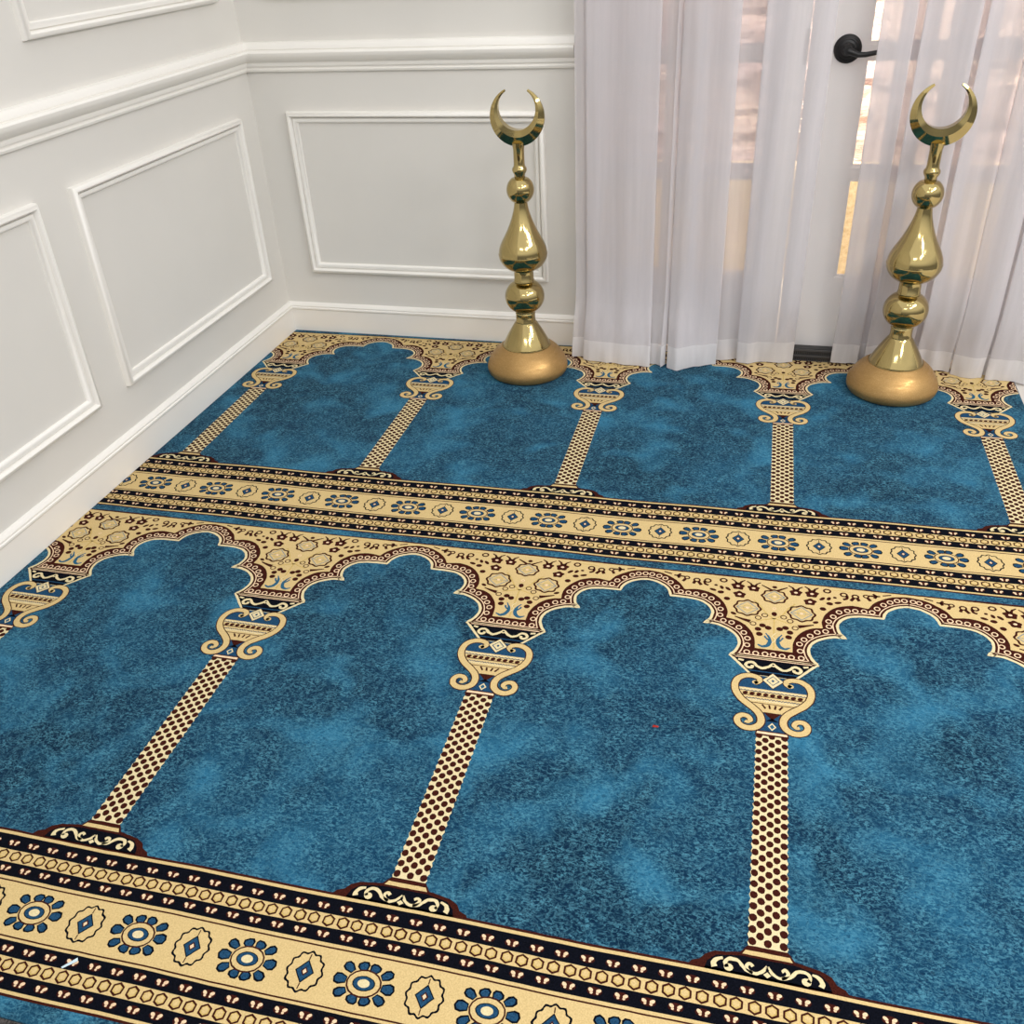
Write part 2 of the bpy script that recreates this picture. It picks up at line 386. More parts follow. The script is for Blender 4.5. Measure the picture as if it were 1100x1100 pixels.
def curtain(path, hemshift, hemz, hemh, label, seed):
    pts = dens(smooth_path(path))
    x0 = sum(p[0] for p in pts) / len(pts)
    root = empty('curtain_panel', (x0, -.08, .002)); tag(root, label, 'curtain', 'sheer white curtain panels')
    zs = [ZT - (ZT - .2) * i / 26 for i in range(27)] + [.2 - .2 * i / 16 for i in range(1, 17)]
    def pos(p, t, zc, u):
        x, y = p
        lo = interp(hemz, x); z = lo + (zc) * (1 - lo / ZT)
        w = max(0, (.26 - zc) / .26); w = w * w * (3 - 2 * w)
        dx, dy = interp([(a, d[0]) for a, d in hemshift], x), interp([(a, d[1]) for a, d in hemshift], x)
        amp = .008 + .006 * (1 - zc / ZT)
        y += dy * w + amp * noise.noise((x * 22, seed, zc * .7)) + .006 * w * noise.noise((x * 40, seed + 5, zc * 10)) + .010 * w * noise.noise((x * 13, seed + 2, 0))
        x += dx * w + .005 * noise.noise((x * 9, 9.3, zc * .9))
        return (x - x0, y + .08, z - .002)
    n = len(pts); arc = [0]
    for a, c in zip(pts, pts[1:]): arc.append(arc[-1] + math.hypot(c[0] - a[0], c[1] - a[1]))
    body = [z for z in zs if z > hemh] + [hemh]
    hem = [hemh] + [z for z in zs if z < hemh]
    for nm, rows, mat, par in (('cloth', body, M['sheer'], root), ('hem', hem, M['hem'], root)):
        vs = []; off = 0
        for z in rows: vs += [pos(p, None, z, arc[i]) for i, p in enumerate(pts)]
        fs = [(j * n + i, j * n + i + 1, (j + 1) * n + i + 1, (j + 1) * n + i) for j in range(len(rows) - 1) for i in range(n - 1)]
        o = link(nm, vs, fs, mat, par, None, True)
        if nm == 'hem': o['label'] = 'brighter double-thickness hem'
    return root
curtain([(1.124, -.078), (1.262, -.074), (1.262, -.084), (1.160, -.088), (1.160, -.102), (1.255, -.100), (1.380, -.108), (1.383, -.094), (1.26, -.088), (1.26, -.070), (1.36, -.074), (1.436, -.080), (1.4425, -.088), (1.424, -.092)],
        [(1.12, (-.012, -.030)), (1.24, (0, -.045)), (1.36, (.008, -.055)), (1.42, (0, -.060)), (1.435, (-.003, -.050))],
        [(1.12, .004), (1.40, .004), (1.43, .002), (1.45, .010)], .070,
        'leftmost sheer white curtain, beside the bare wall and its brass finial', 1)
curtain([(1.4395, -.098), (1.505, -.078), (1.508, -.090), (1.4395, -.096), (1.4395, -.112), (1.52, -.104), (1.596, -.112), (1.598, -.098), (1.49, -.090), (1.49, -.074), (1.60, -.068), (1.730, -.076), (1.733, -.088), (1.664, -.090), (1.664, -.104), (1.76, -.094), (1.846, -.104), (1.848, -.092), (1.79, -.084)],
        [(1.43, (.004, -.050)), (1.47, (.006, -.058)), (1.59, (0, -.004)), (1.70, (0, .018)), (1.80, (0, .040)), (1.84, (0, .045))],
        [(1.43, .002), (1.46, .002), (1.60, .006), (1.85, .004)], .074,
        'sheer white curtain in the middle, left of the bare door strip', 2)
curtain([(2.328, -.062), (2.20, -.066), (2.08, -.060), (1.972, -.068), (1.966, -.084), (1.962, -.096), (2.050, -.098), (2.052, -.086), (2.015, -.078), (2.015, -.068), (2.112, -.074), (2.114, -.088), (2.07, -.090), (2.07, -.102), (2.14, -.094), (2.208, -.102), (2.210, -.090), (2.16, -.082), (2.16, -.070), (2.262, -.076), (2.264, -.090), (2.225, -.094), (2.225, -.106), (2.29, -.098), (2.331, -.100), (2.331, -.09)],
        [(1.95, (0, .045)), (2.15, (0, .055)), (2.35, (0, .040))],
        [(1.95, .010), (2.2, .008), (2.35, .004)], .070,
        'sheer white curtain right of the bare door strip, behind the right finial', 3)
curtain([(2.37, -.088), (2.3325, -.094), (2.3325, -.112), (2.42, -.116), (2.425, -.102), (2.37, -.094), (2.37, -.082), (2.50, -.088), (2.505, -.102), (2.43, -.108), (2.43, -.122), (2.56, -.112), (2.64, -.120), (2.64, -.104), (2.57, -.098), (2.57, -.084), (2.72, -.09), (2.72, -.105), (2.66, -.11), (2.66, -.122), (2.80, -.115)],
        [(2.33, (0, .030)), (2.50, (0, .025)), (2.56, (0, .010)), (2.8, (0, .0))],
        [(2.33, .002), (2.50, .002), (2.56, -.006), (2.8, -.006)], .072,
        'rightmost sheer white curtain, cut by the right picture edge', 4)

# ------------------------------------------------------------------ crescent finials
def finial(loc, label):
    root = empty('crescent_finial', loc); tag(root, label, 'finial', 'brass crescent finials on the carpet')
    P = .57
    def arc(cz, r, z0, z1, n=22):                # points of a sphere-like bulge between two heights
        return [(math.sqrt(max(r * r - (z - cz) ** 2, 1e-8)), z) for z in [z0 + (z1 - z0) * i / n for i in range(n + 1)]]
    def lat(prof, nm, mat):
        b = MB(); b.lathe(prof, 72); return autosmooth(b.build(nm, mat, root), 40)
    def spl(pts, n=8):                           # smooth profile through points
        out = []
        for i in range(len(pts) - 1):
            p0, p1_, p2_, p3 = pts[max(i - 1, 0)], pts[i], pts[i + 1], pts[min(i + 2, len(pts) - 1)]
            for t in [q / n for q in range(n)]:
                out.append(tuple(.5 * (2 * p1_[k] + (p2_[k] - p0[k]) * t + (2 * p0[k] - 5 * p1_[k] + 4 * p2_[k] - p3[k]) * t * t + (3 * p1_[k] - p0[k] - 3 * p2_[k] + p3[k]) * t ** 3) for k in (0, 1)))
        return out + [pts[-1]]
    lat(spl([(.118, .0), (.129, .006), (.1345, .020), (.132, .036), (.122, .057), (.107, .076), (.092, .089), (.083, .096)]), 'base', M['gold_paint'])['label'] = 'matt gold painted dome'
    lat([(.080, .090), (.081, .0945), (.0795, .099), (.077, .100)] + spl([(.0765, .101), (.071, .113), (.059, .136), (.046, .158), (.037, .172), (.033, .177)], 5), 'skirt', M['brass'])
    lat([(.031, .172), (.033, .176), (.033, .180), (.0315, .183), (.0315, .212)], 'lower_collar', M['brass'])
    z = .262
    lat([(.033, .206)] + [(r, h) for r, h in ((.064 * math.cos(a) ** .85 if abs(a) < 1.57 else 0, z + .054 * math.sin(a)) for a in [-1.15 + 2.3 * i / 26 for i in range(27)])] + [(.032, .318)], 'lower_ball', M['brass'])
    lat([(.0305, .308), (.033, .312), (.033, .316), (.031, .319), (.031, .354)], 'middle_collar', M['brass'])
    lat([(.032, .350)] + spl([(.044, .353), (.062, .366), (.0745, .386), (.0775, .402)], 7) + [(.0775, .4035), (.0765, .4045)] +
        spl([(.0765, .405), (.074, .420), (.066, .440), (.054, .462), (.042, .486), (.031, .514), (.023, .542), (.0195, .566)], 6), 'bulb', M['brass'])
    lat([(.019, .560)] + arc(.598, .0425, .564, .632) + [(.018, .634)], 'upper_ball', M['brass'])
    lat([(.016, .628), (.0165, .644), (.0205, .650), (.0225, .656), (.0215, .662), (.0175, .667), (.0165, .675), (.0165, .716), (.0185, .726), (.0195, .734)], 'stem', M['brass'])
    # crescent: tapering horn with a ridge on each face
    b = MB(); n = 60; C0 = Vector((0, 0, .806)); Ro = .082; Ri = .0572; ci = .0215
    ring = 8; vs = []
    a0 = math.radians(-90 - 155); a1 = math.radians(-90 + 155)
    for i in range(n + 1):
        t = i / n; a = a0 + (a1 - a0) * t
        d = Vector((math.cos(a), 0, math.sin(a)))
        o_ = C0 + d * Ro
        # inner circle hit along the same ray, its centre lifted by ci
        q = d.z * ci; disc = q * q - (ci * ci - Ri * Ri); ri = q + math.sqrt(max(disc, 0)); ri = min(ri, Ro - .0012)
        i_ = C0 + d * ri; th = (Ro - ri); mid = C0 + d * (ri + th * .42)
        dep = .0015 + .032 * min(1, th / .038)
        hy = Vector((0, dep * .5, 0)); rim = Vector((0, dep * .42, 0)); thin = Vector((0, dep * .16, 0))
        vs += [o_ - thin, mid - hy, i_ - rim, i_ + rim, mid + hy, o_ + thin]
    m = 6
    fs = [(i * m + k_, i * m + (k_ + 1) % m, (i + 1) * m + (k_ + 1) % m, (i + 1) * m + k_) for i in range(n) for k_ in range(m)]
    fs += [tuple(range(m)), tuple(n * m + k_ for k_ in reversed(range(m)))]
    b.add(vs, fs); autosmooth(b.build('crescent', M['brass'], root), 28)
    return root
finial((.985, -.238, 0), 'brass crescent finial standing on the carpet before the bare white wall')
finial((2.1445, -.205, 0), 'brass crescent finial standing on the carpet before the sheer curtains')

# ------------------------------------------------------------------ the carpet
PP, PH, XC = .57, .0145, (-.19, 1.68)
CX0, CX1, CY0, CY1 = .0145, 2.516, -2.536, -.0145
class Carpet:
    def __init__(s): s.v = []; s.f = []; s.m = []
    def emit(s, pts, mat, lay):
        c, q = math.cos(PH), math.sin(PH)
        w = []
        for x, y in pts:
            dx, dy = x - XC[0], y - XC[1]; w.append((PP * (c * dx - q * dy), PP * (q * dx + c * dy)))
        for ax, lim, sg in ((0, CX0, 1), (0, CX1, -1), (1, CY0, 1), (1, CY1, -1)):
            ins = lambda p: (p[ax] - lim) * sg >= 0
            if all(ins(p) for p in w): continue
            o = []
            for i, p in enumerate(w):
                r = w[i - 1]
                if ins(p) != ins(r):
                    t = (lim - r[ax]) / (p[ax] - r[ax]); o.append((r[0] + (p[0] - r[0]) * t, r[1] + (p[1] - r[1]) * t))
                if ins(p): o.append(p)
            w = o
            if len(w) < 3: return
        ar = sum(w[i - 1][0] * w[i][1] - w[i][0] * w[i - 1][1] for i in range(len(w)))
        if abs(ar) < 1e-10: return
        if ar < 0: w.reverse()
        k = len(s.v); s.v += [(x, y, lay * .00009) for x, y in w]; s.f.append(tuple(range(k, k + len(w)))); s.m.append(YI[mat])
CP = Carpet()
JN = 0
def jit(p, amp=.0022):
    x, y = p
    return (x + amp * noise.noise((x * 85 + 3.1, y * 85, JN)), y + amp * noise.noise((x * 85, y * 85 + 7.7, JN + 4)))
def subdiv(pts, step=.011, closed=True):
    o = []; n = len(pts)
    for i in range(n if closed else n - 1):
        a, c = pts[i], pts[(i + 1) % n]; k = max(1, int(math.hypot(c[0] - a[0], c[1] - a[1]) / step))
        o += [(a[0] + (c[0] - a[0]) * j / k, a[1] + (c[1] - a[1]) * j / k) for j in range(k)]
    if not closed: o.append(pts[-1])
    return o
def poly(pts, mat, lay, j=.0022, step=.011):
    CP.emit([jit(p, j) for p in subdiv(pts, step)] if j else pts, mat, lay)
def stroke(pts, w, mat, lay, closed=False, step=.02, j=.0018, taper=None):
    pts = subdiv(pts, step, closed); n = len(pts); L = []
    for i in range(n):
        a = pts[(i - 1) % n] if (closed or i > 0) else pts[i]; c = pts[(i + 1) % n] if (closed or i < n - 1) else pts[i]
        dx, dy = c[0] - a[0], c[1] - a[1]; l = math.hypot(dx, dy) or 1
        ww = w * .5 * (taper(i / max(1, n - 1)) if taper else 1)
        p = pts[i]; L.append((jit((p[0] - dy / l * ww, p[1] + dx / l * ww), j), jit((p[0] + dy / l * ww, p[1] - dx / l * ww), j)))
    for i in range(n if closed else n - 1):
        A, B = L[i], L[(i + 1) % n]; CP.emit([A[0], B[0], B[1], A[1]], mat, lay)
def ell(cx, cy, rx, ry, n=14, rot=0, wob=0, k=6):
    o = []
    for i in range(n):
        a = 2 * math.pi * i / n; r = 1 + wob * math.cos(k * a); x, y = rx * r * math.cos(a), ry * r * math.sin(a)
        o.append((cx + x * math.cos(rot) - y * math.sin(rot), cy + x * math.sin(rot) + y * math.cos(rot)))
    return o
def ring(cx, cy, rx, ry, w, mat, lay, n=12, wob=0, k=6):
    o = ell(cx, cy, rx, ry, n, 0, wob, k); q = ell(cx, cy, rx - w, ry - w, n, 0, wob, k)
    for i in range(n): CP.emit([o[i - 1], o[i], q[i], q[i - 1]], mat, lay)
def spl2(pts, n=6):
    out = []
    for i in range(len(pts) - 1):
        p0, p1_, p2_, p3 = pts[max(i - 1, 0)], pts[i], pts[i + 1], pts[min(i + 2, len(pts) - 1)]
        for t in [q / n for q in range(n)]:
            out.append(tuple(.5 * (2 * p1_[k] + (p2_[k] - p0[k]) * t + (2 * p0[k] - 5 * p1_[k] + 4 * p2_[k] - p3[k]) * t * t + (3 * p1_[k] - p0[k] - 3 * p2_[k] + p3[k]) * t ** 3) for k in (0, 1)))
    return out + [pts[-1]]
def offs(pts, d):                                # offset an open polyline to its left
    o = []
    for i in range(len(pts)):
        a = pts[max(i - 1, 0)]; c = pts[min(i + 1, len(pts) - 1)]; p = pts[i]
        n1 = None
        u = Vector((p[0] - a[0], p[1] - a[1])); v = Vector((c[0] - p[0], c[1] - p[1]))
        u = u.normalized() if u.length > 1e-9 else v.normalized(); v = v.normalized() if v.length > 1e-9 else u
        nu, nv = Vector((-u.y, u.x)), Vector((-v.y, v.x)); b_ = nu + nv
        b_ = b_ / max(b_.length_squared, 1e-6) * 2; 
        if b_.length > 2.2: b_ = b_.normalized() * 2.2
        o.append((p[0] + b_.x * d, p[1] + b_.y * d))
    return o

# half outline of the lobed arch, from the capital to the crown of the arch
LOBES = [[(.156, 1.139), (.136, 1.165), (.1235, 1.205), (.129, 1.240), (.147, 1.268), (.178, 1.291), (.215, 1.306), (.258, 1.307)],
         [(.258, 1.307), (.237, 1.333), (.230, 1.372), (.239, 1.400), (.256, 1.421), (.283, 1.438), (.33, 1.447), (.400, 1.448)],
         [(.400, 1.448), (.406, 1.475), (.420, 1.498), (.442, 1.517), (.470, 1.531), (.5, 1.537)]]
HALF = []
for lb in LOBES: HALF += spl2(lb, 3)[(1 if HALF else 0):]
BANDH = spl2([(.067, 1.193), (.068, 1.235), (.078, 1.275), (.105, 1.318), (.140, 1.342), (.176, 1.350)], 3) + \
        spl2([(.177, 1.352), (.174, 1.385), (.184, 1.425), (.208, 1.463), (.240, 1.490), (.290, 1.506), (.345, 1.498)], 3) + \
        spl2([(.350, 1.500), (.368, 1.532), (.400, 1.562), (.445, 1.588), (.5, 1.598)], 3)
RINGS = [(0, 1.165), (.031, 1.165), (.063, 1.166), (.096, 1.167), (.095, 1.206), (.094, 1.243), (.109, 1.272), (.130, 1.298), (.158, 1.322), (.188, 1.332), (.202, 1.362),
         (.201, 1.396), (.218, 1.428), (.241, 1.456), (.270, 1.470), (.301, 1.475), (.332, 1.477), (.362, 1.480), (.381, 1.506), (.406, 1.531), (.432, 1.553), (.459, 1.568), (.485, 1.572)]
mirr = lambda pts: [(-x, y) for x, y in reversed(pts)]
CREAM_T, TOPY = 1.611, 1.616

def column(ox, oy):
    global JN
    JN = ox * 3.7 + oy
    A = lambda pts: [(x + ox, y + oy) for x, y in pts]
    def both(fn):
        fn(lambda pts: A(pts)); fn(lambda pts: A([(-x, y) for x, y in pts]))
    # --- spandrel
    full = mirr(HALF) + HALF
    poly(A(full + [(.5, TOPY), (-.5, TOPY)]), 'brown', 1, .0015)
    stroke(A(full), .011, 'pale', 2, step=.02)
    stroke(A(offs(full, .016)), .0045, 'pink', 2, step=.03, j=.001)
    spand = mirr(BANDH) + BANDH
    poly(A(spand + [(.5, CREAM_T), (-.5, CREAM_T)]), 'cream', 2, .0015)
    for x, y in RINGS:
        for sx_ in ((1, -1) if x else (1,)):
            jx, jy = random.uniform(-.002, .002), random.uniform(-.002, .002)
            ring(ox + sx_ * x + jx, oy + y + jy, .0125, .0130, .0048, 'pink', 3, 10)
    # medallions
    for mx, my, rx, ry in ((0, 1.511, .050, .044), (.101, 1.423, .052, .049), (-.101, 1.423, .052, .049)):
        c = (ox + mx, oy + my)
        poly(ell(*c, rx, ry, 40, 0, .07, 8), 'brown', 3, .001); poly(ell(*c, rx - .0085, ry - .0085, 40, 0, .08, 8), 'cream', 4, .001)
        sq = ell(*c, rx * .78, ry * .80, 4, 0)
        stroke(sq, .0042, 'grey', 5, True, .02); stroke([sq[0], sq[2]], .003, 'grey', 5); ring(*c, rx * .36, ry * .36, .004, 'olive', 6, 8)
        poly(ell(*c, .0065, .0065, 7), 'pink', 6, 0)
    def deco(T):
        for fx, fy, r, ant in ((.081, 1.551, .0235, 1), (.142, 1.554, .0255, 1), (.134, 1.502, .0235, 0)):
            poly(T(ell(fx, fy, r, r * .85, 20, .3, .14, 5)), 'brown', 3, .001); poly(T(ell(fx, fy, .0075, .006, 8)), 'pink', 4, 0)
            if ant:
                for s_ in (-1, 1): stroke(T([(fx + s_ * .006, fy + r * .6), (fx + s_ * .012, fy + r + .006), (fx + s_ * .027, fy + r + .018)]), .010, 'brown', 3, taper=lambda t: 1.2 - .7 * t)
        q = T([(.200, 1.583)])[0]; ring(*q, .0165, .015, .0075, 'brown', 3, 10)
        q = T([(.262, 1.570)])[0]; ring(*q, .016, .015, .0075, 'brown', 3, 10); stroke(T(spl2([(.274, 1.566), (.272, 1.548), (.258, 1.540)])), .011, 'brown', 3)
        q = T([(.305, 1.566)])[0]; ring(*q, .0155, .0145, .0075, 'brown', 3, 10)
        stroke(T([(.312, 1.556), (.318, 1.540)]), .013, 'brown', 3); stroke(T([(.298, 1.556), (.286, 1.536)]), .013, 'brown', 3)
        q = T([(.345, 1.575)])[0]; ring(*q, .013, .012, .0065, 'brown', 3, 9)
        stroke(T([(.351, 1.565), (.360, 1.548)]), .012, 'brown', 3); stroke(T([(.355, 1.580), (.398, 1.583)]), .009, 'brown', 3)
        stroke(T([(.372, 1.595), (.384, 1.583), (.376, 1.568)]), .012, 'brown', 3)
        stroke(T([(.408, 1.590), (.440, 1.600)]), .013, 'brown', 3, taper=lambda t: .5 + math.sin(3.1 * t) * .7)
        stroke(T([(.21, 1.592), (.255, 1.594), (.29, 1.588)]), .003, 'olive', 3)
        for dx, dy, rx, ry, ro in ((.180, 1.530, .012, .006, .8), (.207, 1.504, .011, .008, 0), (.181, 1.467, .0105, .009, 0), (.238, 1.515, .012, .006, .3), (.205, 1.535, .010, .006, 1.1), (.228, 1.546, .006, .005, 0),
                               (.021, 1.316, .0105, .0095, 0), (.042, 1.327, .0105, .0095, 0), (.058, 1.303, .0105, .0095, 0), (.053, 1.275, .0105, .0095, 0), (.152, 1.380, .010, .006, .5)):
            poly(T(ell(dx, dy, rx * 1.2, ry * 1.25, 10, ro)), 'brown', 3, .001)
        for dx, dy in ((.035, 1.389), (.059, 1.370), (.077, 1.332)):
            q = T([(dx, dy)])[0]; ring(*q, .0130, .0125, .0042, 'brown', 3, 10)
        stroke(T([(.088, 1.343), (.112, 1.350), (.146, 1.363)]), .017, 'brown', 3, taper=lambda t: 1.1 - .8 * t)
        stroke(T(spl2([(.058, 1.216), (.040, 1.206), (.022, 1.216), (.014, 1.240), (.018, 1.264), (.030, 1.284)])), .0105, 'sky', 3, step=.01, taper=lambda t: .45 + 1.0 * math.sin(math.pi * min(1, t * 1.1)))
        stroke(T(spl2([(.020, 1.246), (.028, 1.256), (.033, 1.268)])), .007, 'sky', 3)
        stroke(T(spl2([(0, 1.372), (.030, 1.402), (.050, 1.440), (.078, 1.478)])), .0055, 'olive', 3)
        stroke(T(spl2([(0, 1.376), (.040, 1.360), (.066, 1.352)])), .0055, 'olive', 3)
        stroke(T([(.008, 1.548), (.026, 1.562), (.050, 1.578)]), .010, 'brown', 4, taper=lambda t: 1.2 - .7 * t)
    both(deco)
    stroke(A([(0, 1.2), (0, 1.375)]), .006, 'olive', 3); stroke(A([(-.006, 1.23), (.006, 1.25), (-.006, 1.27), (.006, 1.29)]), .004, 'pale', 4)
    poly(A(ell(0, 1.402, .0105, .013, 10)), 'brown', 4, .001); poly(A(ell(0, 1.572, .010, .009, 8)), 'brown', 4, .001)
    ring(ox, oy + 1.436, .008, .008, .003, 'pink', 4, 8)
    # --- abacus under the spandrel
    poly(A([(-.160, 1.140), (.160, 1.140), (.081, 1.048), (-.081, 1.048)]), 'pale', 3, .001)
    poly(A([(-.139, 1.132), (.139, 1.132), (.072, 1.050), (-.072, 1.050)]), 'black', 4, .001)
    poly(A([(-.150, 1.141), (.150, 1.141), (.141, 1.130), (-.141, 1.130)]), 'brown', 5, .001); stroke(A([(-.135, 1.1345), (.135, 1.1345)]), .004, 'pink', 6)
    stroke(A([(-.085, 1.069), (.085, 1.069)]), .005, 'navy', 5)
    def vine(T):
        stroke(T(spl2([(0, 1.117), (.016, 1.100), (.036, 1.088), (.056, 1.096), (.070, 1.112), (.088, 1.110), (.096, 1.096), (.086, 1.084), (.073, 1.088), (.072, 1.098)])), .011, 'pale', 5, step=.01)
        stroke(T([(.104, 1.118), (.122, 1.122)]), .009, 'pale', 5)
    both(vine)
    poly(A(ell(0, 1.110, .012, .011, 4)), 'pale', 6, 0); poly(A(ell(0, 1.110, .005, .005, 4)), 'black', 7, 0)
    # --- urn shaped capital between two scrolls
    poly(A([(-.10, 1.03), (-.122, .985), (-.105, .93), (-.06, .888), (-.03, .862), (-.026, .83), (-.045, .784), (.045, .784), (.026, .83), (.03, .862), (.06, .888), (.105, .93), (.122, .985), (.10, 1.03), (.07, 1.045), (-.07, 1.045)]), 'navy', 3, .001)
    poly(A([(-.118, .980), (.118, .980), (.110, .945), (.070, .905), (.030, .868), (-.030, .868), (-.070, .905), (-.110, .945)]), 'cream', 4, .001)
    wav = lambda y, hw, amp: [(-hw + 2 * hw * i / 36, y + amp * (1 if i % 2 else -1)) for i in range(37)]
    stroke(A(wav(.9735, .113, .002)), .006, 'pale', 5, step=.05); stroke(A(wav(.9665, .113, .002)), .0035, 'navy', 5, step=.05)
    stroke(A([(-.112, .9445), (.112, .9445)]), .004, 'brown', 5)
    for i in range(9):
        x = -.092 + .184 * i / 8; poly(A(ell(x, .9535, .0098, .0078, 9, .5)), 'brown', 6, 0)
    stroke(A(wav(.931, .090, .002)), .0035, 'navy', 5, step=.05); stroke(A(wav(.923, .084, .002)), .006, 'pale', 5, step=.05)
    stroke(A([(-.072, .910), (.072, .910)]), .003, 'brown', 5)
    for i in range(4):
        x = -.030 + .020 * i; stroke(A([(x * 1.15, .906), (x * .75, .888)]), .007, 'brown', 5)
    poly(A([(-.030, .870), (.030, .870), (.0, .836)]), 'brown', 5, .001); poly(A([(-.022, .830), (.022, .830), (0, .845)]), 'black', 5, 0)
    poly(A(ell(0, .806, .014, .018, 4)), 'pale', 5, 0); poly(A(ell(0, .806, .008, .011, 4)), 'sky', 6, 0)
    def scroll(T):
        c = spl2([(.062, 1.006), (.052, 1.012), (.044, 1.024), (.052, 1.037), (.075, 1.043), (.100, 1.037), (.121, 1.017), (.129, .985), (.122, .950), (.101, .918), (.070, .890), (.046, .864), (.036, .835),
                  (.042, .808), (.062, .791), (.088, .789), (.109, .803), (.114, .826), (.101, .843), (.082, .842), (.071, .828), (.078, .815), (.088, .818)], 5)
        tp = lambda t: .75 + .35 * math.sin(math.pi * min(1, max(0, t * 1.05))) if t < .93 else .6
        stroke(T(c), .0285, 'brown', 5, step=.008, taper=tp, j=.001); stroke(T(c), .0215, 'cream', 6, step=.008, taper=tp, j=.001)
        poly(T(ell(.060, 1.011, .011, .010, 10)), 'cream', 6, .001)
    both(scroll)
    poly(A(ell(0, 1.027, .038, .041, 4)), 'brown', 7, .001); poly(A(ell(0, 1.027, .035, .038, 4)), 'pale', 8, .001)
    stroke(A(ell(0, 1.027, .021, .023, 4)), .004, 'navy', 9, True); poly(A(ell(0, 1.027, .005, .006, 6)), 'navy', 9, 0)
    # --- shaft
    poly(A([(-.054, .762), (.054, .762), (.052, .784), (-.052, .784)]), 'brown', 6, .001); poly(A([(-.050, .769), (.050, .769), (.048, .779), (-.048, .779)]), 'pink', 7, .001)
    edge = []
    for i in range(64): edge.append((.0505 + .0022 * (1 if i % 2 else -1), .765 * i / 63))
    poly(A(edge + [(-x, y) for x, y in reversed(edge)]), 'pale', 3, .001, .05)
    dy = .0355
    for i in range(22):
        y = .018 + dy * i * .995
        for x in (-.0405, 0, .0405): poly(A(ell(x, y, .0108, .0118, 9)), 'brown', 4, .0015)
        if y + dy * .5 < .765:
            for x in (-.0203, .0203): poly(A(ell(x, y + dy * .5, .0108, .0118, 9)), 'brown', 4, .0015)
    stroke(A([(-.052, -.003), (.052, -.003)]), .013, 'brown', 5)
    # --- base
    poly(A([(-.205, -.086), (-.192, -.068), (-.172, -.060), (-.160, -.043), (-.135, -.030), (-.070, -.020), (-.052, .004), (.052, .004), (.070, -.020), (.135, -.030), (.160, -.043), (.172, -.060), (.192, -.068), (.205, -.086)]), 'brown', 2, .002)
    poly(A([(-.160, -.084), (-.152, -.060), (-.130, -.040), (-.068, -.029), (.068, -.029), (.130, -.040), (.152, -.060), (.160, -.084)]), 'black', 3, .002)
    poly(A([(-.056, -.0095), (.056, -.0095), (.064, -.0225), (-.064, -.0225)]), 'cream', 4, .001)
    def bs(T):
        stroke(T(spl2([(.0, -.047), (.012, -.062), (.030, -.072), (.046, -.066), (.052, -.054), (.044, -.047), (.036, -.053)])), .0085, 'pale', 4, step=.008)
        stroke(T(spl2([(.036, -.071), (.056, -.064), (.074, -.046), (.094, -.043), (.106, -.054), (.102, -.068)])), .0095, 'pale', 4, step=.008)
        poly(T(ell(.097, -.068, .012, .0105, 10)), 'pale', 4, .001)
        stroke(T(spl2([(.112, -.045), (.128, -.051), (.136, -.064), (.133, -.074)])), .013, 'pale', 4, step=.008, taper=lambda t: .5 + t * .7)
    both(bs)
    poly(A(ell(0, -.070, .010, .008, 4)), 'pale', 4, 0); poly(A(ell(0, -.056, .005, .006, 4)), 'black', 5, 0)

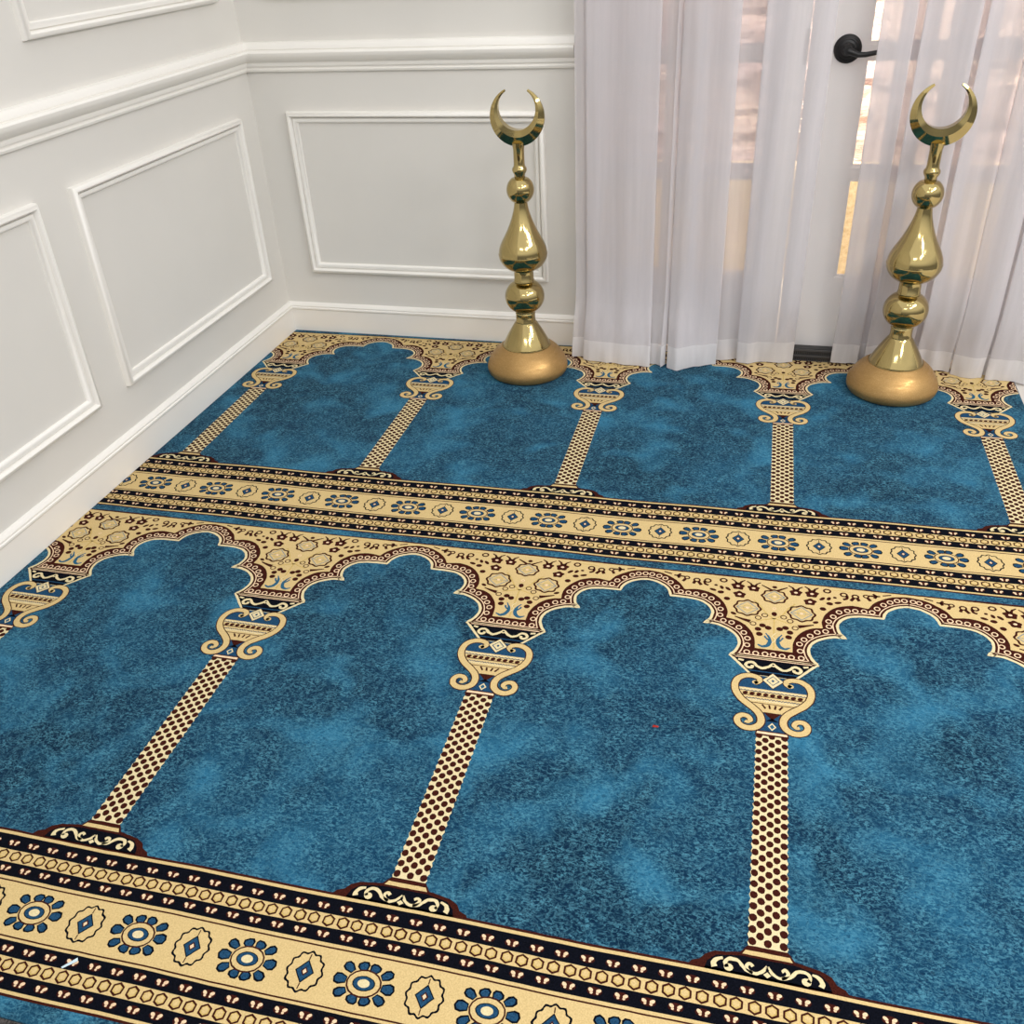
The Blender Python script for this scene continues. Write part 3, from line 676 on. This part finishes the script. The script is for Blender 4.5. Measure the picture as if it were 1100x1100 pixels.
XA, XB = -.6, 4.6
def hline(y0, y1, mat, lay, oy, j=.003):
    n = 130
    up = [(XA + (XB - XA) * i / n, y1 + oy) for i in range(n + 1)]; dn = [(XA + (XB - XA) * i / n, y0 + oy) for i in range(n, -1, -1)]
    w = lambda p, a: (p[0], p[1] + a * noise.noise((p[0] * 2.1, oy * 3, 1.5)) + j * .4 * noise.noise((p[0] * 60, p[1] * 9, 2)))
    U = [w(p, .007) for p in up]; D = [w(p, .007) for p in dn][::-1]
    for i in range(n): CP.emit([D[i], D[i + 1], U[i + 1], U[i]], mat, lay)
def wv(x, oy): return .007 * noise.noise((x * 2.1, oy * 3, 1.5))
def band(ox, oy):
    global JN
    JN = oy
    hline(-.545, -.080, 'brown', 3, oy)
    hline(-.538, -.0875, 'cream', 4, oy)
    hline(-.146, -.0975, 'black', 5, oy); hline(-.228, -.186, 'black', 5, oy)
    hline(-.242, -.2375, 'brown', 5, oy); hline(-.3975, -.393, 'brown', 5, oy)
    hline(-.447, -.405, 'black', 5, oy); hline(-.5295, -.488, 'black', 5, oy)
    x = XA
    while x < XB:                                # rows of hexagons
        for y in (-.1655, -.4675):
            q = wv(x, oy); c = (ox + x + random.uniform(-.0015, .0015), oy + y + q)
            poly(ell(*c, .0192, .0192, 6, math.pi / 6), 'brown', 5, .0015); poly(ell(*c,  .0132, .0132, 6, math.pi / 6), 'olive', 6, .0012); poly(ell(c[0], c[1] + .001, .0095, .0095, 6, math.pi / 6), 'cream', 7, 0)
        x += .0425
    x = XA
    while x < XB:                                # pairs of small blossoms in the dark stripes
        for y, sh in ((-.124, 0), (-.206, .033), (-.426, .012), (-.5085, .045)):
            q = wv(x, oy); px_, py_ = ox + x + sh, oy + y + q
            poly(ell(px_, py_, .0205, .0115, 10), 'brown', 6, .001)
            for s_ in (-1, 1):
                poly(ell(px_ + s_ * .0105, py_ + .0022, .0072, .0050, 8, s_ * .5), 'pink', 7, .0012); poly(ell(px_ + s_ * .0075, py_ - .0052, .0040, .0036, 6), 'pink', 7, .0012)
        x += .0683
    for i in range(-3, 15):
        x = ox - .014 + i / 3; cy = oy - .3165 + wv(x, oy)
        # blue ten-petalled flower
        for a, l, w_ in ((0, .086, .0155), (36, .084, .0135), (72, .0665, .016), (108, .0665, .016), (144, .084, .0135), (180, .086, .0155), (216, .084, .0135), (252, .0665, .016), (288, .0665, .016), (324, .084, .0135)):
            t = math.radians(a + random.uniform(-3, 3)); d = Vector((math.cos(t), math.sin(t) * .90)); nn = Vector((-math.sin(t), math.cos(t)))
            for g, mt, ly in ((-.001, 'black', 5), (.0042, 'navy', 6)):
                r0, r1 = l * .58 + g * .5, l - g; ww = w_ - g
                pts = [d * r0 - nn * ww * .55, d * (r0 + (r1 - r0) * .5) - nn * ww, d * (r0 + (r1 - r0) * .86) - nn * ww * .80, d * r1, d * (r0 + (r1 - r0) * .86) + nn * ww * .80, d * (r0 + (r1 - r0) * .5) + nn * ww, d * r0 + nn * ww * .55]
                poly([(x + p.x, cy + p.y) for p in pts], mt, ly, .0015)
        for rx, ry, mt, ly in ((.0485, .0380, 'brown', 7), (.0440, .0335, 'cream', 8), (.0315, .0205, 'black', 9), (.0285, .0180, 'navy', 10), (.0165, .0115, 'pale', 11)):
            poly(ell(x, cy, rx, ry, 16), mt, ly, .001)
        # scalloped medallion with a blue diamond
        x = ox - .014 + (i + .5) / 3; cy = oy - .3165 + wv(x, oy)
        poly(ell(x, cy, .0505, .056, 60, 0, .06, 12), 'black', 5, .0015); poly(ell(x, cy, .0445, .050, 60, 0, .065, 12), 'cream', 6, .0012)
        for rx, ry, mt, ly in ((.0265, .0330, 'black', 7), (.0225, .0280, 'navy', 8), (.0105, .0130, 'brown', 9), (.006, .008, 'pink', 10)):
            poly(ell(x, cy, rx, ry, 4), mt, ly, .0008)
        for s_ in (-1, 1): stroke([(x, cy + s_ * .033), (x, cy + s_ * .049)], .003, 'brown', 7)

for ox, oy in ((0, 0), (-.0247, -2.2028)):
    for kk in range(-1, 6): column(ox + kk, oy)
    hline(1.6105, 1.6165, 'brown', 3, oy, .002)
    band(ox, oy)
# pile body: slab with rounded edge, slightly below the pattern
nb = 100; x0, x1, y0, y1 = CX0, CX1, CY0, CY1
vs = list(CP.v); fs = list(CP.f); mi = list(CP.m)
k0 = len(vs); e = .004
vs += [(x0, y0, 0), (x1, y0, 0), (x1, y1, 0), (x0, y1, 0),
       (x0 - e * .0, y0 - e, -.004), (x1 + e, y0 - e, -.004), (x1 + e, y1 + .0, -.004), (x0, y1, -.004),
       (x0, y0 - e, FZ), (x1 + e, y0 - e, FZ), (x1 + e, y1, FZ), (x0, y1, FZ)]
fs += [(k0, k0 + 1, k0 + 2, k0 + 3)] + [(k0 + a + 4, k0 + (a + 1) % 4 + 4, k0 + (a + 1) % 4, k0 + a) for a in range(4)] + [(k0 + a + 8, k0 + (a + 1) % 4 + 8, k0 + (a + 1) % 4 + 4, k0 + a + 4) for a in range(4)] + [(k0 + 11, k0 + 10, k0 + 9, k0 + 8)]
mi += [0] * 10
cp = link('prayer_carpet', vs, fs, [m for _, m in YARN], None, mi)
tag(cp, 'large blue prayer carpet with cream columns and lobed arches, covering the floor', 'carpet')

# ------------------------------------------------------------------ small things
b = MB(); b.box((-.3, -4.2, FZ), (0, 0, FZ + .004)); b.v = [(x + 2.3, y - 2.548 if False else (-4.3 if y < -1 else -2.541), z) for x, y, z in b.v]
b.v = [(-.0 + (.015 if x < 2.15 else 3.2), y, z) for x, y, z in b.v]
M['grey_mat'] = yarn('charcoal_loop_pile', srgb(40, 39, 40), srgb(92, 88, 86), 260)
tag(b.build('floor_mat', M['grey_mat']), 'charcoal floor mat under the near left corner of the blue carpet', 'mat')
b = MB(); b.add([(0, 0, 0), (.011, .001, 0), (.012, .004, .001), (.001, .005, .001), (.004, .0025, .0035)], [(0, 1, 4), (1, 2, 4), (2, 3, 4), (3, 0, 4), (3, 2, 1, 0)])
o = b.build('lint', painted('red_lint', srgb(170, 52, 44), .9, .1)); o.location = (1.609, -1.775, .0012); tag(o, 'tiny red scrap of lint lying on the blue field', 'lint')
b = MB(); b.add([(0, 0, 0), (.003, -.002, 0), (.020, .014, .0005), (.016, .019, .0005), (.010, .008, .003)], [(0, 1, 4), (1, 2, 4), (2, 3, 4), (3, 0, 4), (3, 2, 1, 0)])
o = b.build('lint', painted('pale_lint', srgb(196, 216, 226), .9, .1)); o.location = (.795, -2.455, .0012); tag(o, 'pale blue scrap of lint on the near border stripes', 'lint')
